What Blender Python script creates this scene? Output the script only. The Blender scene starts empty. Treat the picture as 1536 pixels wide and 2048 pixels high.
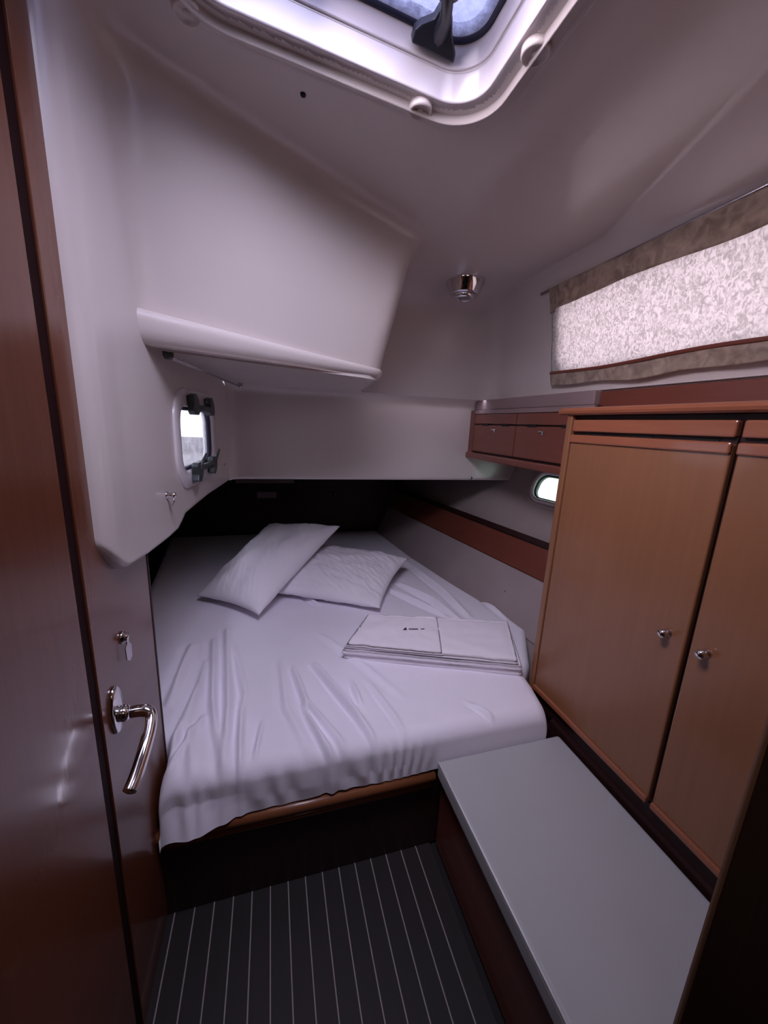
import bpy, bmesh, math, random
import numpy as np
from mathutils import Vector, Matrix, noise

random.seed(4)
S = bpy.context.scene
COL = S.collection

# ------------------------------------------------------------------ camera
cam = bpy.data.cameras.new('camera')
cam.sensor_fit = 'VERTICAL'; cam.sensor_height = 36.0
cam.lens = 770.0 / 2048.0 * 36.0
cam.clip_start = 0.01
co = bpy.data.objects.new('camera', cam); COL.objects.link(co)
RW = ((0.96036244, -0.01889848, 0.27811297), (-0.27515441, -0.22409263, 0.93491847), (0.04465452, -0.9743846, -0.22041015))
co.matrix_world = Matrix(((RW[0][0], -RW[0][1], -RW[0][2], 0), (RW[1][0], -RW[1][1], -RW[1][2], 0), (RW[2][0], -RW[2][1], -RW[2][2], 1.35), (0, 0, 0, 1)))
S.camera = co

# ------------------------------------------------------------------ world and light
w = bpy.data.worlds.new('overcast_sky'); S.world = w; w.use_nodes = True
bg = w.node_tree.nodes['Background']
bg.inputs[0].default_value = (0.80, 0.78, 1.0, 1); bg.inputs[1].default_value = 11.0

def area(name, loc, rot, sx, sy, power=0, col=(1, 1, 1), portal=False):
    l = bpy.data.lights.new(name, 'AREA'); l.shape = 'RECTANGLE'; l.size = sx; l.size_y = sy
    l.energy = power; l.color = col
    if portal: l.cycles.is_portal = True
    o = bpy.data.objects.new(name, l); COL.objects.link(o); o.location = loc; o.rotation_euler = rot
    return o
area('hatch_daylight', (0.13, 0.57, 2.12), (0, 0, 0), 0.5, 0.5, portal=True)
area('window_daylight', (1.16, 0.75, 1.72), (0, math.pi / 2, 0), 0.36, 1.1, portal=True)
# daylight entering through the roof hatch, thrown aft and down
hd_ = area('hatch_skylight', (0.13, 0.572, 2.030), Vector((0.12, 0.44, -0.88)).to_track_quat('-Z', 'Y').to_euler(), 0.46, 0.44, power=8.8, col=(0.80, 0.765, 1.0))
hd_.data.spread = math.radians(114)
hs_ = area('hatch_skylight_side', (0.13, 0.572, 2.026), Vector((0.80, 0.25, -0.55)).to_track_quat('-Z', 'Y').to_euler(), 0.44, 0.44, power=4.0, col=(0.95, 0.84, 0.98))
hs_.data.spread = math.radians(104)
# warm fill light added behind the camera, standing in for the unseen saloon
area('saloon_fill', (0.15, -0.50, 1.80), (math.radians(55), 0, 0), 0.35, 0.25, power=0.6, col=(1.0, 0.86, 0.76))

S.view_settings.view_transform = 'Standard'; S.view_settings.look = 'None'
S.view_settings.exposure = -0.18; S.view_settings.gamma = 1.0
S.view_settings.use_curve_mapping = False
S.cycles.max_bounces = 10; S.cycles.diffuse_bounces = 7; S.cycles.glossy_bounces = 4
S.cycles.transmission_bounces = 6; S.cycles.transparent_max_bounces = 8
S.cycles.sample_clamp_indirect = 6.0
S.cycles.use_denoising = True
S.cycles.caustics_reflective = False; S.cycles.caustics_refractive = False

# ------------------------------------------------------------------ materials
def nt(name):
    m = bpy.data.materials.new(name); m.use_nodes = True
    n = m.node_tree; return m, n, n.nodes['Principled BSDF'], n.nodes['Material Output']
def mat(name, col, rough=0.5, metal=0.0, coat=0.0, bump=0.0, bscale=200.0, spec=0.5, mottling=0.0, mscale=6.0, sheen=0.0):
    m, n, p, out = nt(name)
    p.inputs['Base Color'].default_value = (*col, 1); p.inputs['Roughness'].default_value = rough
    p.inputs['Metallic'].default_value = metal; p.inputs['Coat Weight'].default_value = coat
    p.inputs['Coat Roughness'].default_value = 0.08; p.inputs['Specular IOR Level'].default_value = spec
    if sheen: p.inputs['Sheen Weight'].default_value = sheen
    tc = n.nodes.new('ShaderNodeTexCoord')
    if bump:
        t = n.nodes.new('ShaderNodeTexNoise'); t.inputs['Scale'].default_value = bscale; t.inputs['Detail'].default_value = 3
        n.links.new(tc.outputs['Object'], t.inputs['Vector'])
        b = n.nodes.new('ShaderNodeBump'); b.inputs['Strength'].default_value = bump; b.inputs['Distance'].default_value = 0.002
        n.links.new(t.outputs['Fac'], b.inputs['Height']); n.links.new(b.outputs['Normal'], p.inputs['Normal'])
    if mottling:
        t = n.nodes.new('ShaderNodeTexNoise'); t.inputs['Scale'].default_value = mscale; t.inputs['Detail'].default_value = 4
        n.links.new(tc.outputs['Object'], t.inputs['Vector'])
        r = n.nodes.new('ShaderNodeValToRGB')
        r.color_ramp.elements[0].position = 0.3; r.color_ramp.elements[1].position = 0.7
        r.color_ramp.elements[0].color = (*[c * (1 - mottling) for c in col], 1); r.color_ramp.elements[1].color = (*col, 1)
        n.links.new(t.outputs['Fac'], r.inputs['Fac']); n.links.new(r.outputs['Color'], p.inputs['Base Color'])
    return m
def wood(name, c1, c2, rough=0.35, coat=0.3, axis='Z', scale=1.0):
    m, n, p, out = nt(name)
    tc = n.nodes.new('ShaderNodeTexCoord'); mp = n.nodes.new('ShaderNodeMapping')
    s = {'X': (2, 34, 34), 'Y': (34, 2, 34), 'Z': (34, 34, 2)}[axis]
    mp.inputs['Scale'].default_value = [v * scale for v in s]
    n.links.new(tc.outputs['Object'], mp.inputs['Vector'])
    t = n.nodes.new('ShaderNodeTexNoise'); t.inputs['Scale'].default_value = 2.2; t.inputs['Detail'].default_value = 6
    t.inputs['Distortion'].default_value = 0.5
    n.links.new(mp.outputs['Vector'], t.inputs['Vector'])
    t2 = n.nodes.new('ShaderNodeTexNoise'); t2.inputs['Scale'].default_value = 2.5; t2.inputs['Detail'].default_value = 2
    n.links.new(tc.outputs['Object'], t2.inputs['Vector'])
    ma = n.nodes.new('ShaderNodeMath'); ma.operation = 'MULTIPLY_ADD'; ma.inputs[1].default_value = 0.5
    n.links.new(t.outputs['Fac'], ma.inputs[0]); 
    mb = n.nodes.new('ShaderNodeMath'); mb.operation = 'MULTIPLY'; mb.inputs[1].default_value = 0.5
    n.links.new(t2.outputs['Fac'], mb.inputs[0]); n.links.new(mb.outputs[0], ma.inputs[2])
    r = n.nodes.new('ShaderNodeValToRGB')
    r.color_ramp.elements[0].position = 0.35; r.color_ramp.elements[1].position = 0.65
    r.color_ramp.elements[0].color = (*c1, 1); r.color_ramp.elements[1].color = (*c2, 1)
    n.links.new(ma.outputs[0], r.inputs['Fac']); n.links.new(r.outputs['Color'], p.inputs['Base Color'])
    p.inputs['Roughness'].default_value = rough; p.inputs['Coat Weight'].default_value = coat; p.inputs['Coat Roughness'].default_value = 0.1
    return m
M_GEL = mat('white_gelcoat', (0.60, 0.535, 0.515), 0.28, coat=0.25, mottling=0.05, mscale=3)
M_FRAME = mat('white_hatch_plastic', (0.66, 0.61, 0.64), 0.25, coat=0.3, mottling=0.05)
M_DOOR = wood('glossy_mahogany', (0.130, 0.040, 0.019), (0.158, 0.050, 0.024), 0.26, 0.22)
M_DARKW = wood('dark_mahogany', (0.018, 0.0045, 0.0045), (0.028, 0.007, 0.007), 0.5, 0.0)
M_WARD = wood('satin_cherry', (0.225, 0.094, 0.043), (0.265, 0.112, 0.052), 0.36, 0.3, scale=0.7)
M_WARDY = wood('satin_cherry_long', (0.24, 0.078, 0.036), (0.33, 0.11, 0.055), 0.3, 0.4, 'Y')
M_CAB = wood('red_cherry', (0.15, 0.042, 0.027), (0.18, 0.052, 0.034), 0.35, 0.3, 'Y')
M_RAIL = wood('varnished_rail', (0.17, 0.056, 0.024), (0.24, 0.085, 0.034), 0.35, 0.2, 'X')
M_GROOVE = mat('groove_dark_stain', (0.018, 0.004, 0.004), 0.7, spec=0.1, mottling=0.2)  # dark stained inlay of the door groove
M_BLACK = mat('black_recess', (0.006, 0.004, 0.004), 0.8, mottling=0.2)
M_PLASTIC = mat('black_plastic', (0.012, 0.013, 0.02), 0.35, bump=0.1)
M_PLASTG = mat('grey_green_plastic', (0.035, 0.045, 0.045), 0.4, bump=0.1)
M_CHROME = mat('polished_chrome', (0.80, 0.78, 0.80), 0.08, metal=1.0, mottling=0.05)
M_STEEL = mat('satin_steel', (0.55, 0.52, 0.55), 0.25, metal=1.0, mottling=0.08)
M_GASKET = mat('dark_gasket', (0.02, 0.02, 0.05), 0.5, mottling=0.2)
M_VINYL = mat('grey_hull_lining', (0.34, 0.28, 0.265), 0.7, bump=0.25, bscale=300, mottling=0.12)
M_VINYL2 = mat('pale_lower_lining', (0.36, 0.29, 0.285), 0.7, bump=0.25, bscale=300, mottling=0.1)
M_CUSH = mat('white_vinyl_cushion', (0.40, 0.40, 0.405), 0.55, bump=0.12, bscale=600, mottling=0.04)
M_PIPE = mat('cushion_piping', (0.70, 0.70, 0.70), 0.4, mottling=0.04)
M_SHEET = mat('white_bed_sheet', (0.86, 0.82, 0.90), 0.75, bump=0.25, bscale=350, sheen=0.2, mottling=0.03, mscale=9)
M_PILLOW = mat('pillow_cotton', (0.84, 0.80, 0.86), 0.8, bump=0.3, bscale=420, sheen=0.2, mottling=0.03)
M_LINEN = mat('folded_linen', (0.90, 0.85, 0.91), 0.75, bump=0.3, bscale=420, sheen=0.2, mottling=0.03)
M_INK = mat('navy_ink', (0.02, 0.015, 0.05), 0.6, mottling=0.1)
M_PLANK = wood('dark_floor_plank', (0.008, 0.004, 0.0045), (0.013, 0.007, 0.0078), 0.6, 0.0, 'Y')
M_INLAY = mat('pale_holly_inlay', (0.30, 0.25, 0.25), 0.5, mottling=0.1)
M_LENS = mat('lamp_lens', (0.25, 0.26, 0.26), 0.15, coat=0.5, mottling=0.2, mscale=60)

def pane_mat(name, tcol, dcol, mixf, scale):
    """acrylic pane: part clear, part scattering with specks of dirt"""
    m, n, p, out = nt(name); n.nodes.remove(p)
    tr = n.nodes.new('ShaderNodeBsdfTransparent'); tr.inputs[0].default_value = (*tcol, 1)
    tl = n.nodes.new('ShaderNodeBsdfTranslucent'); tl.inputs[0].default_value = (*dcol, 1)
    gl = n.nodes.new('ShaderNodeBsdfGlossy'); gl.inputs['Roughness'].default_value = 0.1
    tc = n.nodes.new('ShaderNodeTexCoord'); t = n.nodes.new('ShaderNodeTexNoise')
    t.inputs['Scale'].default_value = scale; t.inputs['Detail'].default_value = 5; t.inputs['Roughness'].default_value = 0.75
    n.links.new(tc.outputs['Object'], t.inputs['Vector'])
    r = n.nodes.new('ShaderNodeValToRGB'); r.color_ramp.elements[0].position = 0.38; r.color_ramp.elements[1].position = 0.68
    r.color_ramp.elements[0].color = (mixf, mixf, mixf, 1); r.color_ramp.elements[1].color = (mixf * .35, mixf * .35, mixf * .35, 1)
    n.links.new(t.outputs['Fac'], r.inputs['Fac'])
    mx = n.nodes.new('ShaderNodeMixShader'); n.links.new(r.outputs['Color'], mx.inputs[0])
    n.links.new(tr.outputs[0], mx.inputs[1]); n.links.new(tl.outputs[0], mx.inputs[2])
    m2 = n.nodes.new('ShaderNodeMixShader'); m2.inputs[0].default_value = 0.05
    n.links.new(mx.outputs[0], m2.inputs[1]); n.links.new(gl.outputs[0], m2.inputs[2])
    n.links.new(m2.outputs[0], out.inputs[0]); return m
M_ACRYL = pane_mat('smoked_speckled_acrylic', (0.23, 0.24, 0.27), (0.30, 0.32, 0.42), 0.55, 70)
M_GLASS = pane_mat('port_glass', (0.55, 0.56, 0.55), (0.5, 0.5, 0.5), 0.3, 25)
M_GLASSG = pane_mat('green_port_glass', (0.48, 0.56, 0.47), (0.4, 0.5, 0.45), 0.1, 25)

M_CLEAR = pane_mat('clear_window_glass', (0.84, 0.80, 0.76), (0.5, 0.5, 0.5), 0.1, 25)
def curtain_mat():
    m, n, p, out = nt('patterned_sheer_fabric')
    tc = n.nodes.new('ShaderNodeTexCoord'); t = n.nodes.new('ShaderNodeTexNoise')
    mp = n.nodes.new('ShaderNodeMapping'); mp.inputs['Scale'].default_value = (1, 1.25, 0.85)
    mp.inputs['Rotation'].default_value = (0.35, 0, 0)
    n.links.new(tc.outputs['Object'], mp.inputs['Vector'])
    t.inputs['Scale'].default_value = 75; t.inputs['Detail'].default_value = 2; t.inputs['Distortion'].default_value = 1.6
    n.links.new(mp.outputs[0], t.inputs['Vector'])
    r = n.nodes.new('ShaderNodeValToRGB'); r.color_ramp.elements[0].position = 0.36; r.color_ramp.elements[1].position = 0.60
    r.color_ramp.elements[0].color = (0.58, 0.555, 0.54, 1); r.color_ramp.elements[1].color = (0.82, 0.79, 0.78, 1)
    n.links.new(t.outputs['Fac'], r.inputs['Fac'])
    n.links.new(r.outputs[0], p.inputs['Base Color']); p.inputs['Roughness'].default_value = 0.8
    tl = n.nodes.new('ShaderNodeBsdfTranslucent'); n.links.new(r.outputs[0], tl.inputs[0])
    mx = n.nodes.new('ShaderNodeMixShader'); mx.inputs[0].default_value = 0.55
    n.links.new(p.outputs[0], mx.inputs[1]); n.links.new(tl.outputs[0], mx.inputs[2])
    n.links.new(mx.outputs[0], out.inputs[0]); return m
M_CURT = curtain_mat()
def hem_mat():
    m, n, p, out = nt('tan_hem_fabric')
    tc = n.nodes.new('ShaderNodeTexCoord'); t = n.nodes.new('ShaderNodeTexNoise')
    t.inputs['Scale'].default_value = 30; t.inputs['Detail'].default_value = 3; t.inputs['Distortion'].default_value = 0.8
    n.links.new(tc.outputs['Object'], t.inputs['Vector'])
    r = n.nodes.new('ShaderNodeValToRGB'); r.color_ramp.elements[0].position = 0.35; r.color_ramp.elements[1].position = 0.7
    r.color_ramp.elements[0].color = (0.36, 0.275, 0.22, 1); r.color_ramp.elements[1].color = (0.62, 0.50, 0.41, 1)
    n.links.new(t.outputs['Fac'], r.inputs['Fac']); n.links.new(r.outputs[0], p.inputs['Base Color']); p.inputs['Roughness'].default_value = 0.8
    tl = n.nodes.new('ShaderNodeBsdfTranslucent'); n.links.new(r.outputs[0], tl.inputs[0])
    mx = n.nodes.new('ShaderNodeMixShader'); mx.inputs[0].default_value = 0.35
    n.links.new(p.outputs[0], mx.inputs[1]); n.links.new(tl.outputs[0], mx.inputs[2])
    n.links.new(mx.outputs[0], out.inputs[0]); return m
M_HEM = hem_mat()

# ------------------------------------------------------------------ helpers
def link(name, me, m, parent=None, smooth=True, kind=None):
    o = bpy.data.objects.new(name, me); COL.objects.link(o)
    if m: me.materials.append(m)
    if parent: o.parent = parent
    if kind: o['kind'] = kind
    if smooth and len(me.polygons): me.polygons.foreach_set('use_smooth', [True] * len(me.polygons))
    return o
def struct(name, me, m, smooth=True, label=None, cat=None):
    o = link(name, me, m, smooth=smooth); o['kind'] = 'structure'
    if label: o['label'] = label
    if cat: o['category'] = cat
    return o
def thing(name, label, cat, loc=(0, 0, 0), group=None):
    o = bpy.data.objects.new(name, None); COL.objects.link(o); o.location = loc; o.empty_display_size = 0.05
    o['label'] = label; o['category'] = cat
    if group: o['group'] = group
    return o
def tag(o, label, cat, group=None):
    o['label'] = label; o['category'] = cat
    if group: o['group'] = group
    return o
def mesh(name, v, f):
    me = bpy.data.meshes.new(name); me.from_pydata([tuple(map(float, p)) for p in v], [], f); me.update(); return me
def bm_mesh(bm, name='m'):
    bmesh.ops.recalc_face_normals(bm, faces=bm.faces[:])
    me = bpy.data.meshes.new(name); bm.to_mesh(me); bm.free(); return me
def box(x0, x1, y0, y1, z0, z1, bev=0.003, seg=2, bm=None):
    own = bm is None
    if own: bm = bmesh.new()
    vs = [bm.verts.new((x, y, z)) for x in (x0, x1) for y in (y0, y1) for z in (z0, z1)]
    fs = [bm.faces.new([vs[i] for i in q]) for q in ((0, 1, 3, 2), (4, 6, 7, 5), (0, 4, 5, 1), (2, 3, 7, 6), (0, 2, 6, 4), (1, 5, 7, 3))]
    bmesh.ops.recalc_face_normals(bm, faces=fs)
    if bev:
        es = list({e for f in fs for e in f.edges})
        bmesh.ops.bevel(bm, geom=es, offset=bev, segments=seg, profile=0.5, affect='EDGES')
    return bm_mesh(bm) if own else bm
def obox(name, b, m, parent=None, bev=0.003, seg=2):
    o = link(name, box(*b, bev=bev, seg=seg), m, parent, smooth=False)
    if parent and parent.location.length > 0:   # geometry is written in world coordinates
        o.location = -parent.location
    return o
def rel(o):
    if o.parent: o.location = -o.parent.location
    return o
def prism(poly, axis_a, axis_b, off, depth, org=(0, 0, 0), bev=0.0):
    """polygon (u,v) in the plane org + u*a + v*b, extruded by depth along off"""
    a, b, n, g = map(Vector, (axis_a, axis_b, off, org))
    bm = bmesh.new(); k = len(poly)
    lo = [bm.verts.new(g + a * u + b * v) for u, v in poly]; hi = [bm.verts.new(g + a * u + b * v + n * depth) for u, v in poly]
    bm.faces.new(lo[::-1]); bm.faces.new(hi)
    for i in range(k): bm.faces.new((lo[i], lo[(i + 1) % k], hi[(i + 1) % k], hi[i]))
    bmesh.ops.recalc_face_normals(bm, faces=bm.faces[:])
    if bev: bmesh.ops.bevel(bm, geom=bm.edges[:], offset=bev, segments=2, profile=0.5, affect='EDGES')
    return bm_mesh(bm)
def rrect(hx, hy, r, n=10):
    out = []
    for cx, cy, a0 in ((hx - r, hy - r, 0), (-hx + r, hy - r, 90), (-hx + r, -hy + r, 180), (hx - r, -hy + r, 270)):
        for i in range(n + 1):
            a = math.radians(a0 + 90 * i / n); out.append((cx + r * math.cos(a), cy + r * math.sin(a)))
    return out
def loft(loops, closed=True, cap0=False, cap1=False):
    """list of equal length loops of 3D points"""
    n = len(loops[0]); v = [p for l in loops for p in l]; f = []
    for i in range(len(loops) - 1):
        for j in range(n if closed else n - 1):
            k = (j + 1) % n; f.append((i * n + j, i * n + k, (i + 1) * n + k, (i + 1) * n + j))
    if cap0: f.append(tuple(range(n))[::-1])
    if cap1: f.append(tuple(range((len(loops) - 1) * n, len(loops) * n)))
    return mesh('loft', v, f)
def tube(pts, rad, n=16, cap=True, sy=1.0, mesh_out=True):
    pts = [Vector(p) for p in pts]; k = len(pts)
    if not isinstance(rad, (list, tuple)): rad = [rad] * k
    t0 = (pts[1] - pts[0]).normalized(); up = Vector((0, 0, 1)) if abs(t0.z) < .9 else Vector((1, 0, 0))
    a = t0.cross(up).normalized(); loops = []
    for i in range(k):
        t = (pts[min(i + 1, k - 1)] - pts[max(i - 1, 0)]).normalized()
        a = (a - t * a.dot(t)).normalized(); b = t.cross(a)
        loops.append([pts[i] + a * rad[i] * math.cos(2 * math.pi * j / n) + b * rad[i] * sy * math.sin(2 * math.pi * j / n) for j in range(n)])
    if not mesh_out: return loops
    me = loft(loops, True, cap, cap)
    return me
def smooth_path(pts, it=2):
    p = [Vector(q) for q in pts]
    for _ in range(it):
        q = [p[0]]
        for a, b in zip(p[:-1], p[1:]): q += [a * .75 + b * .25, a * .25 + b * .75]
        q.append(p[-1]); p = q
    return p
def lathe(prof, org, axis, n=32):
    """prof: (radius, height along axis)"""
    ax = Vector(axis).normalized(); up = Vector((0, 0, 1)) if abs(ax.z) < .9 else Vector((1, 0, 0))
    a = ax.cross(up).normalized(); b = ax.cross(a); g = Vector(org)
    loops = [[g + ax * h + (a * math.cos(2 * math.pi * j / n) + b * math.sin(2 * math.pi * j / n)) * max(r, 1e-5) for j in range(n)] for r, h in prof]
    return loft(loops, True, True, True)
def join(meshes):
    bm = bmesh.new()
    for me in meshes: bm.from_mesh(me)
    me = bpy.data.meshes.new('j'); bm.to_mesh(me); bm.free(); return me
def quad(name, p, m): return mesh(name, p, [(0, 1, 2, 3)])
def in_rr(u, v, hx, hy, r):
    dx = abs(u) - (hx - r); dy = abs(v) - (hy - r)
    if dx <= 0 or dy <= 0: return dx <= r and dy <= r
    return dx * dx + dy * dy <= r * r

# ------------------------------------------------------------------ room geometry
LA, LB = (-.275, .87), (-.185, 1.95)           # moulded side panel, plan line
LP = [(-.42, .70), (-.335, .742), (-.306, .754), (-.293, .764), (-.284, .780), (-.279, .800), (-.2765, .83), (-.275, .87)]
def xleft(y):
    if y >= .87: return LA[0] + (y - LA[1]) * (LB[0] - LA[0]) / (LB[1] - LA[1])
    for (x0, y0), (x1, y1) in zip(LP[:-1], LP[1:]):
        if y <= y1: 
            if y < y0: return -.42
            return x0 + (x1 - x0) * (y - y0) / (y1 - y0)
    return LA[0]
ZS = 1.50                                      # height of the soffit / ledge
HX, HY, HRX, HRY = .130, .5755, .290, .2825    # hatch trim ring: centre and half sizes
def zceil(x, y):
    g = x - .53
    return 1.95 - .10 * (x - .33 - .75 * (g + math.sqrt(g * g + .0004))) - .012 * (y - .8)

def build_shell():
    O = np.array([.62, 1.05, ZS - .005]); NP, NE = 760, 230
    yl = np.array([p[1] for p in LP] + [3.0]); xl = np.array([p[0] for p in LP] + [LA[0] + (3.0 - .87) * (LB[0] - LA[0]) / (LB[1] - LA[1])])
    ph = np.linspace(0, 2 * np.pi, NP, endpoint=False); el = np.linspace(0, np.pi / 2, NE)
    PH, EL = np.meshgrid(ph, el, indexing='ij')
    D = np.stack([np.cos(PH) * np.cos(EL), np.sin(PH) * np.cos(EL), np.sin(EL)], -1)
    def smax(a, b, k):
        h = np.maximum(k - np.abs(a - b), 0) / k
        return np.maximum(a, b) + h * h * k * .25
    def f(P):
        x, y, z = P[..., 0], P[..., 1], P[..., 2]
        g = x - .53
        zz = 1.95 - .10 * (x - .33 - .75 * (g + np.sqrt(g * g + .0004))) - .012 * (y - .8)
        xc = np.minimum(.764 + .42 * (y - .559), 1.0)
        kf = .068 / (1.03 - xc); zf = 1.882 + (1.03 - x) * kf
        ce = smax((z - zz) * .99, (z - zf) / np.sqrt(1 + kf * kf), .004)
        bk = y - (1.85 - .20 * (z - ZS)); rt = x - (1.1 - .18 * (z - ZS))
        lf = (np.interp(y, yl, xl) - x) * .8
        rr = -.58 - y
        r = smax(smax(bk, ce, .16), smax(rt, bk, .10), .03)
        r = smax(r, lf, .05); r = smax(r, rr, .01)
        h = np.clip((z - ZS) / .43, 0, 1.2)
        # locker body: behind the front face and left of the side face
        y0 = 1.045 + .39 * (x + .3); y1 = .965 + .42 * (x + .27)
        fr = (y - (y0 + (y1 - y0) * h)) * .93
        sd = (.352 + .105 * h + .10 * (y - 1.3)) - x
        kk = .06
        hh = np.maximum(kk - np.abs(fr - sd), 0) / kk
        body = np.minimum(fr, sd) - hh * hh * kk * .25
        return smax(r, body, .04)
    lo = np.zeros(PH.shape); hi = np.zeros(PH.shape); t = np.full(PH.shape, .02); done = np.zeros(PH.shape, bool)
    for _ in range(320):
        P = O + D * t[..., None]; v = f(P); ins = v < 0
        upd = ins & ~done; lo[upd] = t[upd]; newd = (~ins) & ~done; hi[newd] = t[newd]; done |= newd
        t = np.where(done, t, t + .01)
    for _ in range(12):
        mid = (lo + hi) / 2; v = f(O + D * mid[..., None]); ins = v < 0; lo = np.where(ins, mid, lo); hi = np.where(ins, hi, mid)
    P = O + D * hi[..., None]
    e = .001; N = np.stack([f(P + np.array(d) * e) - f(P - np.array(d) * e) for d in ((1, 0, 0), (0, 1, 0), (0, 0, 1))], -1)
    N /= np.linalg.norm(N, axis=-1, keepdims=True)
    # classify quads
    idx = lambda i, j: (i % NP) * NE + j
    V = P.reshape(-1, 3); NN = N.reshape(-1, 3)
    groups = {'ceiling': [], 'wall_back': [], 'wall_right': [], 'wall_left': [], 'wall_rear': []}
    for i in range(NP):
        i2 = (i + 1) % NP
        for j in range(NE - 1):
            c = (P[i, j] + P[i2, j] + P[i, j + 1] + P[i2, j + 1]) / 4; n = N[i, j]
            if n[2] > .6:
                if in_rr(c[0] - HX, c[1] - HY, HRX - .018, HRY - .018, .09): continue
                k = 'ceiling'
            elif c[1] < -.5: k = 'wall_rear'
            elif c[0] < .62 and c[1] > .6 and (n[0] < -.1 or (c[0] < .42)): k = 'wall_left'
            elif n[0] > n[1]: 
                k = 'wall_right'
                if 0.24 < c[1] < 1.325 and 1.575 < c[2] < 1.84: continue
            else: k = 'wall_back'
            groups[k].append((idx(i, j), idx(i, j + 1), idx(i2, j + 1), idx(i2, j)))
    out = {}
    for k, fs in groups.items():
        if not fs: continue
        a = np.array(fs); u, inv = np.unique(a, return_inverse=True)
        me = mesh(k, V[u], [tuple(q) for q in inv.reshape(a.shape).tolist()])
        me.polygons.foreach_set('use_smooth', [True] * len(me.polygons))
        me.normals_split_custom_set_from_vertices([tuple(-q) for q in NN[u]])
        out[k] = me
    return out
sh = build_shell()
struct('ceiling', sh['ceiling'], M_GEL, False, 'white moulded gelcoat ceiling around the roof hatch', 'ceiling')
wl = struct('wall_left', sh['wall_left'], M_GEL, False, 'white moulded locker bulge hanging over the bed on the left', 'wall')
struct('wall_back', sh['wall_back'], M_GEL, False, 'white curved back wall behind the chrome ceiling lamp', 'wall')
struct('wall_right', sh['wall_right'], M_GEL, False, 'white moulded wall around the curtained window', 'wall')
if 'wall_rear' in sh: struct('wall_rear', sh['wall_rear'], M_GEL, False)

# lower part of the left moulding with the port cut out
PU = Vector((LB[0] - LA[0], LB[1] - LA[1], 0)).normalized(); PN = Vector((PU.y, -PU.x, 0))   # PN points into the cabin
PC, PHX, PHZ = (1.405, 1.283), .19, .093                # port centre (y, z), half sizes of the clear opening
def lower_edge(y):
    pts = [(.74, 1.16), (.76, 1.115), (.785, 1.088), (.815, 1.060), (.835, 1.048), (.86, 1.044), (.94, 1.038), (1.076, 1.035), (1.15, 1.037), (1.19, 1.050), (1.222, 1.064), (1.5, 1.070), (1.95, 1.062), (2.2, 1.062)]
    for (a, b), (c, d) in zip(pts[:-1], pts[1:]):
        if y <= c: return b + (d - b) * max(0, (y - a)) / (c - a)
    return pts[-1][1]
def build_left_lower():
    ys = sorted(set([p[1] for p in LP if p[1] > .73] + [.76 + .0075 * i for i in range(160)])); ys = [y for y in ys if y <= 1.962]
    NZ = 64; v = []; f = []
    for y in ys:
        zb = lower_edge(y)
        for k in range(NZ + 1):
            t = k / NZ; z = zb + (ZS + .005 - zb) * t
            x = xleft(y)
            # rolled bottom edge
            d = z - zb
            if d < .012: x -= .012 * (1 - math.sqrt(max(0, 1 - (1 - d / .012) ** 2)))
            v.append((x, y, z))
    n = NZ + 1
    for i in range(len(ys) - 1):
        for k in range(NZ):
            q = [i * n + k, (i + 1) * n + k, (i + 1) * n + k + 1, i * n + k + 1]
            cy = (ys[i] + ys[i + 1]) / 2; cz = (v[q[0]][2] + v[q[3]][2]) / 2
            if in_rr(cy - PC[0], cz - PC[1], PHX + .012, PHZ + .012, .06): continue
            f.append(tuple(q))
    # return under the bottom edge
    b0 = len(v)
    for i, y in enumerate(ys): v.append((xleft(y) - .05, y, lower_edge(y) + .004))
    for i in range(len(ys) - 1): f.append((b0 + i, b0 + i + 1, (i + 1) * n, i * n))
    return mesh('ll', v, f)
o = link('side_moulding', build_left_lower(), M_GEL, wl)
# lip under the locker bulge
def lip():
    path = [(-.300, .985), (-.268, 1.005), (-.235, 1.025), (-.1, 1.095), (.1, 1.198), (.25, 1.262), (.305, 1.287), (.334, 1.303), (.350, 1.325), (.358, 1.36), (.375, 1.5), (.402, 1.70), (.43, 1.90)]
    path = smooth_path([(x, y, 0) for x, y in path], 2); loops = []
    n = len(path)
    for i, p in enumerate(path):
        t = (path[min(i + 1, n - 1)] - path[max(i - 1, 0)]).normalized(); nrm = Vector((t.y, -t.x, 0))
        s = min(1, max(0, (p.x + .3) / .62)); h = .072 - .040 * s; pr = .011
        prof = [(-.03, h + .004), (.0, h), (pr * .7, h * .95), (pr, h * .82), (pr, h * .66), (pr * .75, h * .42), (pr * .25, h * .2), (-.004, .006), (-.012, .0), (-.03, 0.0)]
        loops.append([Vector((p.x, p.y, ZS - .001)) + nrm * (a + .004) + Vector((0, 0, b)) for a, b in prof])
    return loft(loops, closed=False)
o = link('locker_lip', lip(), M_GEL, wl)
# lower back wall, soffit and the closed spaces beyond
lbv = []; lbf = []
def grid(fn, nu, nv):
    v = [fn(i / nu, j / nv) for i in range(nu + 1) for j in range(nv + 1)]
    f = [(i * (nv + 1) + j, (i + 1) * (nv + 1) + j, (i + 1) * (nv + 1) + j + 1, i * (nv + 1) + j + 1) for i in range(nu) for j in range(nv)]
    return v, f
def lw(u, t):
    x = -.19 + u * 1.68; r = .03
    # t 0..1 : up the wall, then a small roll under the edge
    z = 1.065 + (ZS - 1.065) * t; y = 1.95
    d = z - 1.065
    if d < .012: y += .012 * (1 - math.sqrt(max(0, 1 - (1 - d / .012) ** 2)))
    e = ZS - z
    if e < .04: y -= .04 - math.sqrt(max(0, .04 ** 2 - (.04 - e) ** 2)) if e < .04 else 0
    dl = x + .19
    if dl < .05: y -= .05 - math.sqrt(max(0, .05 ** 2 - (.05 - dl) ** 2))
    return (x, y, z)
v, f = grid(lw, 150, 60)
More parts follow.
